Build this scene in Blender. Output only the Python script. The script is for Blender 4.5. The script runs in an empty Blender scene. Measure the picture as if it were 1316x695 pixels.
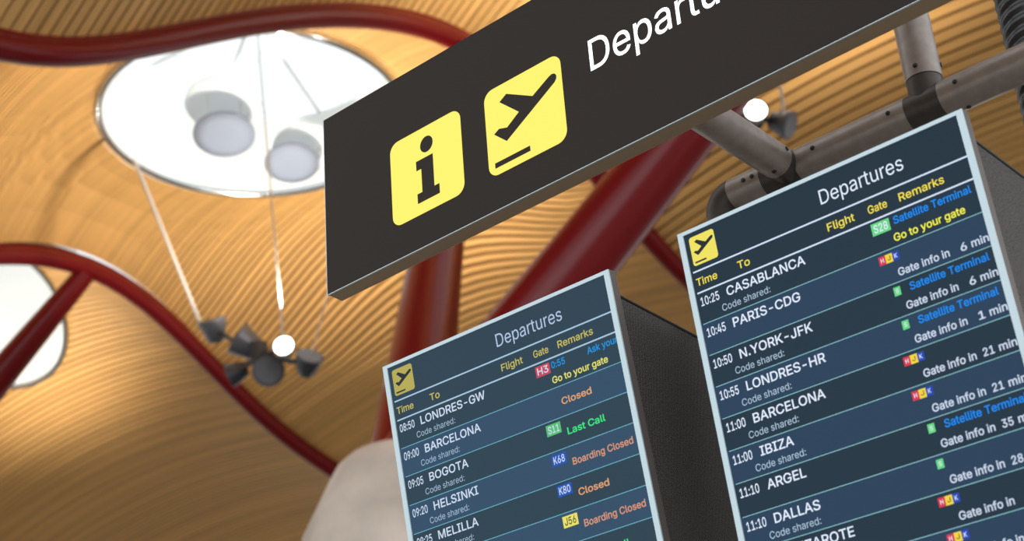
import bpy, bmesh, math, random, json
from mathutils import Vector, Matrix
from mathutils.geometry import delaunay_2d_cdt

# ---------------------------------------------------------------- camera, world, light, exposure
SC = bpy.context.scene
COL = SC.collection
CZ = 1.6                                    # eye height above the terminal floor
cam_d = bpy.data.cameras.new('camera')
cam_o = bpy.data.objects.new('camera', cam_d); COL.objects.link(cam_o)
yaw, pitch, roll = -0.6799, 0.4844, -0.0793
ca, sa, cb, sb, cc, sc_ = math.cos(yaw), math.sin(yaw), math.cos(pitch), math.sin(pitch), math.cos(roll), math.sin(roll)
fwd = Vector((sa*cb, ca*cb, sb)); right = Vector((ca, -sa, 0)); up = right.cross(fwd)
r_ = right*cc + up*sc_; u_ = -right*sc_ + up*cc
cm = Matrix((r_, u_, -fwd)).transposed().to_4x4()
cm.translation = (0, 0, CZ)
cam_o.matrix_world = cm
cam_d.sensor_fit = 'HORIZONTAL'; cam_d.sensor_width = 36.0
cam_d.lens = 2235.6/1316*36.0
cam_d.clip_start = 0.05; cam_d.clip_end = 400
cam_d.dof.use_dof = True
cam_d.dof.focus_distance = 3.85
cam_d.dof.aperture_fstop = 4.6
cam_d.dof.aperture_blades = 0
SC.camera = cam_o

world = bpy.data.worlds.new('sky'); SC.world = world
world.use_nodes = True
wn = world.node_tree.nodes; wl = world.node_tree.links
bg = wn['Background']
bg.inputs['Color'].default_value = (0.90, 0.96, 1.0, 1)
bg.inputs['Strength'].default_value = 1.25

def area(name, loc, target, sx, sy, power, color):
    l = bpy.data.lights.new(name, 'AREA'); l.shape = 'RECTANGLE'; l.size = sx; l.size_y = sy
    l.energy = power; l.color = color
    o = bpy.data.objects.new(name, l); COL.objects.link(o)
    o.location = loc
    o.rotation_euler = (Vector(target) - Vector(loc)).to_track_quat('-Z', 'Y').to_euler()
    return o
# daylight through the terminal's long glazed front, behind the camera
area('glazed_front_daylight', (-6, -17, 8), (-8, 10, 6), 46, 15, 2600, (0.86, 0.95, 1.0))

area('side_streak_light', (24, 12, 6), (-13, 14, 10), 1.1, 10, 1900, (0.9, 0.95, 1.0))  # unseen narrow light, added for sheen and streaks on the red struts

vs = SC.view_settings
vs.view_transform = 'Standard'; vs.look = 'None'; vs.gamma = 1; vs.use_curve_mapping = False
vs.exposure = 0.0

# ---------------------------------------------------------------- helpers
def srgb(r, g, b):
    f = lambda c: (c/255/12.92) if c/255 <= 0.04045 else ((c/255+0.055)/1.055)**2.4
    return (f(r), f(g), f(b), 1)

def mat(name, color, rough=0.5, metal=0.0, spec=0.5, emit=None, strength=1.0, coat=0.0):
    m = bpy.data.materials.new(name); m.use_nodes = True
    p = m.node_tree.nodes['Principled BSDF']
    p.inputs['Base Color'].default_value = color
    p.inputs['Roughness'].default_value = rough
    p.inputs['Metallic'].default_value = metal
    p.inputs['Specular IOR Level'].default_value = spec
    p.inputs['Coat Weight'].default_value = coat
    if emit:
        p.inputs['Emission Color'].default_value = emit
        p.inputs['Emission Strength'].default_value = strength
    return m

def noisy(m, scale=(1, 1, 1), detail=4, nscale=8, lo=0.85, hi=1.12, coord='Object'):
    """multiply the base colour by a stretched noise (grain, wear)"""
    nt = m.node_tree; p = nt.nodes['Principled BSDF']; base = tuple(p.inputs['Base Color'].default_value)
    tc = nt.nodes.new('ShaderNodeTexCoord'); mp = nt.nodes.new('ShaderNodeMapping'); mp.inputs['Scale'].default_value = scale
    nz = nt.nodes.new('ShaderNodeTexNoise'); nz.inputs['Scale'].default_value = nscale; nz.inputs['Detail'].default_value = detail
    mr = nt.nodes.new('ShaderNodeMapRange'); mr.inputs['From Min'].default_value = 0.3; mr.inputs['From Max'].default_value = 0.7
    mr.inputs['To Min'].default_value = lo; mr.inputs['To Max'].default_value = hi
    mx = nt.nodes.new('ShaderNodeMix'); mx.data_type = 'RGBA'; mx.blend_type = 'MULTIPLY'; mx.inputs['Factor'].default_value = 1
    mx.inputs['A'].default_value = base
    L = nt.links.new
    L(tc.outputs[coord], mp.inputs['Vector']); L(mp.outputs['Vector'], nz.inputs['Vector']); L(nz.outputs['Fac'], mr.inputs['Value'])
    L(mr.outputs['Result'], mx.inputs['B']); L(mx.outputs['Result'], p.inputs['Base Color'])
    return m

class MB:
    """collects faces of several materials and links them as ONE mesh object"""
    def __init__(s): s.v = []; s.f = []; s.m = []; s.mats = []; s.smooth = []
    def mi(s, m):
        if m not in s.mats: s.mats.append(m)
        return s.mats.index(m)
    def add(s, vs, fs, m, smooth=False):
        b = len(s.v); s.v += [tuple(p) for p in vs]; k = s.mi(m)
        for f in fs: s.f.append(tuple(b+i for i in f)); s.m.append(k); s.smooth.append(smooth)
    def box(s, x0, x1, y0, y1, z0, z1, m, T=None):
        P = [(x, y, z) for z in (z0, z1) for y in (y0, y1) for x in (x0, x1)]
        if T: P = [T(p) for p in P]
        s.add(P, [(0, 2, 3, 1), (4, 5, 7, 6), (0, 1, 5, 4), (2, 6, 7, 3), (0, 4, 6, 2), (1, 3, 7, 5)], m)
    def poly(s, pts, y, m):
        """flat polygon in the local XZ plane at depth y"""
        s.add([(x, y, z) for x, z in pts], [tuple(range(len(pts)))], m)
    def prism(s, pts, y0, y1, m):
        n = len(pts)
        s.add([(x, y0, z) for x, z in pts]+[(x, y1, z) for x, z in pts],
              [tuple(range(n)), tuple(range(2*n-1, n-1, -1))]+[(i, i+n, (i+1) % n+n, (i+1) % n) for i in range(n)], m)
    def tube(s, path, rad, m, n=20, caps=True, bulge=None):
        path = [Vector(p) for p in path]
        R = rad if isinstance(rad, (list, tuple)) else [rad]*len(path)
        t0 = (path[1]-path[0]).normalized()
        a = t0.orthogonal().normalized()
        rings = []
        for i, p in enumerate(path):
            t = (path[min(i+1, len(path)-1)]-path[max(i-1, 0)]).normalized()
            a = (a-t*a.dot(t)).normalized(); b = t.cross(a)
            rings.append([p+(a*math.cos(2*math.pi*k/n)+b*math.sin(2*math.pi*k/n))*R[i] for k in range(n)])
        V = [q for r in rings for q in r]; F = []
        for i in range(len(rings)-1):
            for k in range(n): F.append((i*n+k, i*n+(k+1) % n, (i+1)*n+(k+1) % n, (i+1)*n+k))
        s.add(V, F, m, True)
        if caps:
            s.add(rings[0][::-1], [tuple(range(n))], m); s.add(rings[-1], [tuple(range(n))], m)
    def lathe(s, prof, c, m, n=40, closed=False, ex=1.0, shear=(0, 0)):
        V = []; F = []
        for r, z in prof:
            for k in range(n):
                an = 2*math.pi*k/n
                V.append((c[0]+r*ex*math.cos(an)+shear[0]*z, c[1]+r*math.sin(an)+shear[1]*z, c[2]+z))
        q = len(prof)
        for i in range(q if closed else q-1):
            j = (i+1) % q
            for k in range(n): F.append((i*n+k, i*n+(k+1) % n, j*n+(k+1) % n, j*n+k))
        s.add(V, F, m, True)
    def build(s, name, parent=None, **props):
        me = bpy.data.meshes.new(name); me.from_pydata(s.v, [], s.f)
        for m in s.mats: me.materials.append(m)
        me.polygons.foreach_set('material_index', s.m); me.polygons.foreach_set('use_smooth', s.smooth)
        me.update()
        o = bpy.data.objects.new(name, me); COL.objects.link(o)
        if parent: o.parent = parent
        for k, v in props.items(): o[k] = v
        return o

def empty(name, loc=(0, 0, 0), label=None, category=None, group=None, M=None):
    o = bpy.data.objects.new(name, None); COL.objects.link(o); o.empty_display_size = 0.1
    if M is not None: o.matrix_world = M
    else: o.location = loc
    if label: o['label'] = label
    if category: o['category'] = category
    if group: o['group'] = group
    return o

def bevel(o, w, seg=2):
    md = o.modifiers.new('bevel', 'BEVEL'); md.width = w; md.segments = seg; md.limit_method = 'ANGLE'; md.angle_limit = math.radians(40)
    return o

def rrect(x0, x1, z0, z1, r, n=6):
    pts = []
    for cx, cz, a0 in ((x1-r, z1-r, 0), (x0+r, z1-r, 90), (x0+r, z0+r, 180), (x1-r, z0+r, 270)):
        for k in range(n+1):
            a = math.radians(a0+90*k/n); pts.append((cx+r*math.cos(a), cz+r*math.sin(a)))
    return pts

# ---------------------------------------------------------------- materials of the hall
WOOD = mat('bamboo_slat', (0.70, 0.395, 0.135, 1), 0.45, spec=0.35)
noisy(WOOD, (0.12, 9.5, 0.12), 2, 1.0, 0.80, 1.12)
BACK = mat('ceiling_backing_board', (0.20, 0.095, 0.03, 1), 0.9, spec=0.1)
RED = mat('red_gloss_paint', (0.15, 0.004, 0.006, 1), 0.32, spec=0.18, coat=0.25)
WHITE = mat('white_lining', (0.86, 0.88, 0.87, 1), 0.6, spec=0.2)
STEEL = mat('polished_steel_rim', (0.62, 0.66, 0.68, 1), 0.18, metal=1.0)
CONC = noisy(mat('fair_faced_concrete', (0.56, 0.475, 0.41, 1), 0.85, spec=0.2), (1, 1, 1), 5, 1.6, 0.8, 1.15)
FLOORM = noisy(mat('pale_stone_floor', (0.22, 0.20, 0.175, 1), 0.35, spec=0.4), (1, 1, 1), 3, 0.5, 0.9, 1.1)
def sheet(name, c, tr):
    m = mat(name, c, 0.6, spec=0.1); nt = m.node_tree
    tl = nt.nodes.new('ShaderNodeBsdfTranslucent'); tl.inputs['Color'].default_value = c
    mx = nt.nodes.new('ShaderNodeMixShader'); mx.inputs['Fac'].default_value = tr
    nt.links.new(nt.nodes['Principled BSDF'].outputs[0], mx.inputs[1]); nt.links.new(tl.outputs[0], mx.inputs[2])
    nt.links.new(mx.outputs[0], nt.nodes['Material Output'].inputs['Surface'])
    return m
PERF = sheet('perforated_sheet', (0.29, 0.33, 0.42, 1), 0.3)
PALE = sheet('pale_reflector', (0.92, 0.96, 0.98, 1), 0.5)

# ---------------------------------------------------------------- floor
b = MB(); b.box(-70, 40, -30, 80, -0.2, 0, FLOORM)
b.build('floor', kind='structure')

# ---------------------------------------------------------------- wavy slatted ceiling
BEAM_X = [-40.3, -31.3, -22.3, -13.3, -4.3, 4.7]
SKY_R = 2.42
SKY_Y = 15.75
def wave(y):
    t = 2*math.pi*(y-16)/19.0
    return 12.716+1.737*math.cos(t)+0.101*math.sin(t)+0.094*math.cos(2*t)-0.25*math.sin(2*t)+0.06*math.cos(3*t)+0.109*math.sin(3*t)+CZ
def dwave(y): return (wave(y+0.01)-wave(y-0.01))/0.02
def surf(x, y, k):
    t = (x-(BEAM_X[k]+BEAM_X[k+1])/2)/4.5
    z = wave(y)+0.10+(0.5+(1.0 if k == 2 else 1.2)/(1+math.exp((y-17)/0.8)))*(1-t*t)
    # the boards level out towards the round opening
    if k != 2: return z
    q = math.hypot(x-(BEAM_X[k]+BEAM_X[k+1])/2+0.02, y-SKY_Y); q = min(1, max(0, (5.2-q)/2.9)); q = q*q*(3-2*q)
    return z*(1-q)+(15.5+CZ)*q
SH = 0.022
Y0, Y1 = 2.0, 48.0
def bay(k, PITCH, SW, holed=True):
    x0, x1 = BEAM_X[k]+0.03, BEAM_X[k+1]-0.03
    cx = (x0+x1)/2-0.02
    sl = MB()
    n = int((Y1-Y0)/PITCH)
    for i in range(n):
        y = Y0+i*PITCH
        spans = [(x0, x1)]
        dy = abs(y-SKY_Y)
        if holed and dy < SKY_R:
            h = math.sqrt(SKY_R**2-dy*dy); spans = [(x0, cx-h), (cx+h, x1)]
        for a, c in spans:
            q = max(3, int((c-a)/0.45)); V = []; F = []
            for j in range(q+1):
                x = a+(c-a)*j/q; p = Vector((x, y, surf(x, y, k)))
                ty = Vector((0, 1, (surf(x, y+0.02, k)-surf(x, y-0.02, k))/0.04)).normalized(); nz = Vector((0, -ty.z, ty.y))
                for su, sv in ((-1, 0), (1, 0), (1, 1), (-1, 1)):
                    V.append(p+ty*(su*SW/2)+nz*(sv*SH))
                if j:
                    o = (j-1)*4
                    for e in range(4): F.append((o+e, o+(e+1) % 4, o+4+(e+1) % 4, o+4+e))
            F.append((0, 1, 2, 3)); F.append((q*4+3, q*4+2, q*4+1, q*4))
            sl.add(V, F, WOOD)
    # backing boards above the slats
    ny = 92
    for i in range(ny):
        ya, yb = Y0+(Y1-Y0)*i/ny, Y0+(Y1-Y0)*(i+1)/ny
        nx = 18
        for j in range(nx):
            xa, xb = x0+(x1-x0)*j/nx, x0+(x1-x0)*(j+1)/nx
            if holed and min((x-cx)**2+(y-SKY_Y)**2 for x in (xa, xb) for y in (ya, yb)) < (SKY_R*1.05)**2: continue
            P = [(xa, ya), (xb, ya), (xb, yb), (xa, yb)]
            sl.add([(x, y, surf(x, y, k)+0.06) for x, y in P]+[(x, y, surf(x, y, k)+0.12) for x, y in P], [(0, 1, 2, 3), (7, 6, 5, 4)], BACK)
    if holed:      # ring of board around the round opening
        N = 96; V = []; F = []
        for j, rr in enumerate((SKY_R*1.03, SKY_R+0.5, SKY_R+0.95)):
            for i in range(N):
                a = 2*math.pi*i/N; x = cx+rr*math.cos(a); y = SKY_Y+rr*math.sin(a); V.append((x, y, surf(x, y, k)+0.055))
        for j in range(2):
            for i in range(N): F.append((j*N+i, j*N+(i+1) % N, (j+1)*N+(i+1) % N, (j+1)*N+i))
        sl.add(V, F, BACK)
    sl.build('ceiling', kind='structure')
    return cx
centres = [bay(k, *((0.098, 0.089) if k < 3 else (0.160, 0.136))) for k in range(5)]

# ---------------------------------------------------------------- round skylights (drum, rim, glazing bars)
GLASS = mat('skylight_glass', (1, 1, 1, 1), 0.02, spec=0.3)
GLASS.node_tree.nodes['Principled BSDF'].inputs['Transmission Weight'].default_value = 1.25
GLASS.node_tree.nodes['Principled BSDF'].inputs['IOR'].default_value = 1.01
def skylight(k, cx, idx):
    zc = surf(cx, SKY_Y, k)
    d = MB(); N = 72; V = []; F = []
    rows = [0.0, 0.5, 1.0]
    for j, rr in enumerate(rows):
        for i in range(N):
            a = 2*math.pi*i/N; x = cx+SKY_R*math.cos(a); y = SKY_Y+SKY_R*math.sin(a)
            zlo = surf(x, y, k)-0.02; zhi = zc+1.5
            V.append((cx+(SKY_R+0.0)*math.cos(a), SKY_Y+SKY_R*math.sin(a), zlo+(zhi-zlo)*rr))
    for j in range(2):
        for i in range(N): F.append((j*N+i, j*N+(i+1) % N, (j+1)*N+(i+1) % N, (j+1)*N+i))
    d.add(V, F, WHITE, True)
    # outer skin of the drum
    V2 = [(cx+(x-cx)*1.05, SKY_Y+(y-SKY_Y)*1.05, z) for x, y, z in V]
    d.add(V2, [f[::-1] for f in F], WHITE, True)
    w = d.build('window_%d' % idx, kind='structure')
    r = MB(); path = []
    for i in range(N+1):
        a = 2*math.pi*i/N; x = cx+SKY_R*math.cos(a); y = SKY_Y+SKY_R*math.sin(a); path.append((x, y, surf(x, y, k)-0.02))
    r.tube(path, 0.06, STEEL, n=10, caps=False); r.build('rim', w)
    g = MB()
    for a in range(0, 180, 45):
        t = math.radians(a+20); c, s = math.cos(t)*SKY_R, math.sin(t)*SKY_R
        g.tube([(cx-c, SKY_Y-s, zc+1.5), (cx, SKY_Y, zc+2.0), (cx+c, SKY_Y+s, zc+1.5)], 0.035, WHITE, n=8)
    g.build('glazing_bar', w)
    gl = MB(); gl.lathe([(SKY_R, zc+1.52), (SKY_R*0.7, zc+1.75), (SKY_R*0.35, zc+1.93), (0.02, zc+2.02)], (cx, SKY_Y, 0), GLASS, n=48)
    gl.build('pane', w)
    return zc
idx = 1
for k in (1, 2, 3):
    skylight(k, centres[k], idx); idx += 1

# ---------------------------------------------------------------- red undulating roof beams
BLAB = ['red curved roof beam cutting across the lower left corner',
        'red curved roof beam sweeping from the left edge down past the lamp cluster',
        'red curved roof beam passing over the large round skylight and behind the thick strut',
        'red curved roof beam overhead at the near edge of the hall']
beams = []
for i, x in enumerate(BEAM_X[1:5]):
    b = MB(); ys = [Y0+(Y1-Y0)*j/160 for j in range(161)]
    b.tube([(x, y, wave(y)-0.03) for y in ys], 0.152, RED, n=20)
    # flat top flange carrying the slats
    V = []; F = []
    for j, y in enumerate(ys):
        for dx, dz in ((-0.08, 0.07), (0.08, 0.07), (0.08, 0.16), (-0.08, 0.16)): V.append((x+dx, y, wave(y)+dz))
        if j:
            o = (j-1)*4
            for e in range(4): F.append((o+e, o+(e+1) % 4, o+4+(e+1) % 4, o+4+e))
    b.add(V, F, RED)
    beams.append(b.build('roof_beam', label=BLAB[i], category='beam', group='curved red roof beams'))

# ---------------------------------------------------------------- forked columns on concrete piers
def column(dx, label, sh=(0, 0, 0), ty=15.75):
    base = Vector((-12.3+dx, 13.2, 7.18+CZ))+Vector(sh); foot = Vector((base.x, base.y, 0))
    t = empty('forked_column', foot, label, 'column', 'forked roof columns')
    inv = Matrix.Translation(-foot)
    def spindle(top, name, r0, rm, r1, lab):
        m = MB(); P0 = base-foot-Vector((0, 0, 0.25)); P1 = top-foot; n = 24
        pts = []; rad = []
        for i in range(n+1):
            f = i/n; pts.append(P0.lerp(P1, f))
            rad.append(r0+(rm-r0)*(f/0.45) if f < 0.45 else rm+(r1-rm)*((f-0.45)/0.55)**1.5)
        m.tube(pts, rad, RED, n=32)
        return m.build(name, t, label=lab)
    spindle(Vector((-13.3+dx, 15.75, wave(15.75)-0.1)), 'strut', 0.46, 0.34, 0.20, 'glossy red strut rising steeply')
    spindle(Vector((-4.3+dx, ty, wave(ty)-0.1)), 'strut', 0.47, 0.37, 0.18, 'dark red strut leaning far over')
    c = MB(); h = base.z
    c.lathe([(0.02, h+0.02), (0.48, h+0.01), (0.66, h-0.05), (0.78, h-0.16), (0.88, h-0.35), (1.16, h-0.95), (1.42, h-1.9), (1.6, h-3.4), (1.75, h-5.5), (1.8, 0.0)], (0, 0, 0), CONC, n=48)
    c.build('concrete_pier', t)
column(0, 'forked red column on a concrete pier behind the departure screens', (-0.10, 0, 0.10), 15.45)
column(-18, 'forked red column whose strut meets the roof beam at the left edge', (0, 0.12, -0.12), 15.9)

# ---------------------------------------------------------------- hanging reflector discs and spotlight clusters
DARKM = mat('dark_lamp_housing', (0.05, 0.055, 0.065, 1), 0.35, metal=0.4)
GREYM = mat('grey_lamp_housing', (0.16, 0.16, 0.18, 1), 0.35, metal=0.5)
RED.node_tree.nodes['Principled BSDF'].inputs['Coat Roughness'].default_value = 0.12
GLASSD = mat('dark_lamp_glass', (0.10, 0.10, 0.11, 1), 0.2)
CABLE = mat('pale_steel_cable', (0.55, 0.53, 0.50, 1), 0.35, metal=0.3)
LENS = mat('lit_lamp_lens', (1, 1, 1, 1), 0.3, emit=(1.0, 0.99, 0.93, 1), strength=5.0)
def reflector(x, y, z, r, label, gap, r2, ox, oy):
    t = empty('reflector_disc', (x, y, z), label, 'reflector', 'reflector discs in the skylight')
    t.rotation_euler = Matrix.Rotation(math.radians(-14), 3, Vector((0.67, 0.74, 0))).to_euler()
    m = MB(); m.lathe([(0.01, 0.0), (r*0.6, -0.02), (r, 0.03), (r, 0.06), (0.01, 0.05)], (0, 0, 0), PERF, n=40); m.build('perforated_disc', t)
    m = MB(); m.lathe([(0.01, gap), (r2*0.6, gap-0.02), (r2, gap+0.03), (r2, gap+0.07), (0.01, gap+0.05)], (ox, oy, 0), PALE, n=40); m.build('pale_disc', t, label='pale upper disc')
    m = MB()
    for a in (0.5, 2.6, 4.7): m.tube([(0.3*math.cos(a), 0.3*math.sin(a), 0.05), (0.3*math.cos(a)+ox, 0.3*math.sin(a)+oy, gap+0.02)], 0.008, CABLE, n=6)
    for a in (0.2, 2.3, 4.4): m.tube([(ox+0.4*math.cos(a), oy+0.4*math.sin(a), gap+0.04), (ox+1.0*math.cos(a), oy+1.0*math.sin(a), gap+1.15)], 0.006, CABLE, n=6)
    m.build('hanger_rod', t)
reflector(-18.22, 15.49, 15.2+CZ, 0.50, 'round perforated grey reflector disc near the middle of the large skylight', 0.5, 0.60, 0.14, -0.17)
reflector(-17.90, 16.66, 15.0+CZ, 0.45, 'round grey reflector disc near the lower rim of the large skylight', 0.4, 0.55, 0.12, 0.2)

def cluster(name, origin, heads, cables, label, lit, SPOT_W=1500, cone=165):
    t = empty(name, origin, label, 'lamp', 'spotlight clusters under the skylights')
    O = Vector(origin)
    for i, (hx, hy, hz, r, dk, aim) in enumerate(heads):
        p = Vector((hx, hy, hz+CZ))-O; a = Vector(aim).normalized()
        m = MB(); mm = DARKM if dk else GREYM
        L = r*1.5
        m.tube([p-a*L*0.6, p-a*L*0.5, p-a*L*0.1, p+a*L*0.35, p+a*L*0.5], [r*0.35, r*0.62, r*0.8, r, r*1.04], mm, n=20)
        o = m.build('lamp_head', t)
        m = MB(); m.tube([p+a*L*0.5, p+a*(L*0.5+0.012)], [r*0.9, r*0.86], LENS if i in lit else GLASSD, n=20); m.build('lens', o)
        if i in lit:
            l = bpy.data.lights.new('spot_lamp', 'SPOT'); l.energy = SPOT_W; l.color = (1.0, 0.92, 0.79); l.spot_size = math.radians(cone); l.spot_blend = 0.6; l.shadow_soft_size = r
            lo = bpy.data.objects.new('spot_lamp', l); COL.objects.link(lo); lo.parent = t
            lo.location = p+Vector((0, 0, 0.7)); lo.rotation_euler = (math.pi, 0, 0)
    m = MB(); ps = [Vector((h[0], h[1], h[2]+CZ))-O for h in heads]
    c = sum(ps, Vector())/len(ps)
    for p in ps: m.tube([c, p], 0.035, DARKM, n=8)
    m.tube([c-Vector((0, 0, 0.12)), c+Vector((0, 0, 0.18))], 0.13, DARKM, n=16)
    m.build('mounting_bracket', t)
    for a, bq, r in cables:
        m = MB(); m.tube([Vector((a[0], a[1], a[2]+CZ))-O, Vector((bq[0], bq[1], bq[2]+CZ))-O], r, CABLE, n=8); m.build('suspension_cable', t)
UP = (0, 0, 1)
cluster('spotlight_cluster', (-17.8, 15.7, 10.9+CZ),
        [(-18.66, 15.7, 11.98, 0.22, False, (0.2, -0.5, 0.8)), (-17.89, 15.7, 11.45, 0.26, False, (-0.3, -0.6, 0.4)), (-17.55, 15.75, 10.92, 0.24, True, (0.6, -0.3, -0.3)),
         (-18.0, 15.6, 11.0, 0.18, True, (-0.5, -0.3, -0.2)), (-16.95, 15.6, 11.0, 0.16, False, (0.45, -0.65, 0.0)), (-16.7, 15.8, 10.72, 0.20, True, (0.4, -0.2, 0.3))],
        [((-18.86, 15.6, 12.12), (-19.35, 14.6, 14.9), 0.03), ((-16.95, 15.55, 11.2), (-17.1, 15.2, 16.6), 0.016), ((-16.6, 15.8, 10.9), (-15.9, 16.6, 14.9), 0.010)],
        'cluster of grey and black spotlights on cables below the large skylight', (4,))
cluster('spotlight_cluster', (-8.75, 15.7, 11.0+CZ),
        [(-8.70, 15.6, 11.10, 0.145, False, (0.55, -0.8, -0.1)), (-8.52, 15.85, 11.0, 0.17, True, (0.7, 0.2, -0.5)), (-9.3, 15.8, 11.5, 0.22, True, UP)],
        [((-8.40, 15.75, 11.0), (-8.15, 15.4, 14.9), 0.02), ((-9.3, 15.8, 11.6), (-9.7, 16.0, 14.9), 0.010)],
        'spotlight cluster glinting beside the pipe strut below the overhead sign', (0,), 1700, 144)
cluster('spotlight_cluster', (-26.75, 15.7, 10.9+CZ),
        [(-27.5, 15.7, 11.6, 0.22, False, (0.2, -0.5, 0.8)), (-26.75, 15.7, 11.3, 0.26, False, (-0.3, -0.6, 0.4)), (-26.0, 15.6, 10.9, 0.19, True, (0.0, -0.2, 1.0))],
        [((-27.6, 15.6, 11.7), (-28.1, 15.0, 14.9), 0.01), ((-26.0, 15.55, 11.0), (-25.4, 15.0, 14.9), 0.01)],
        'spotlight cluster hanging below the skylight at the left edge', (1,), 1000, 150)

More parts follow.
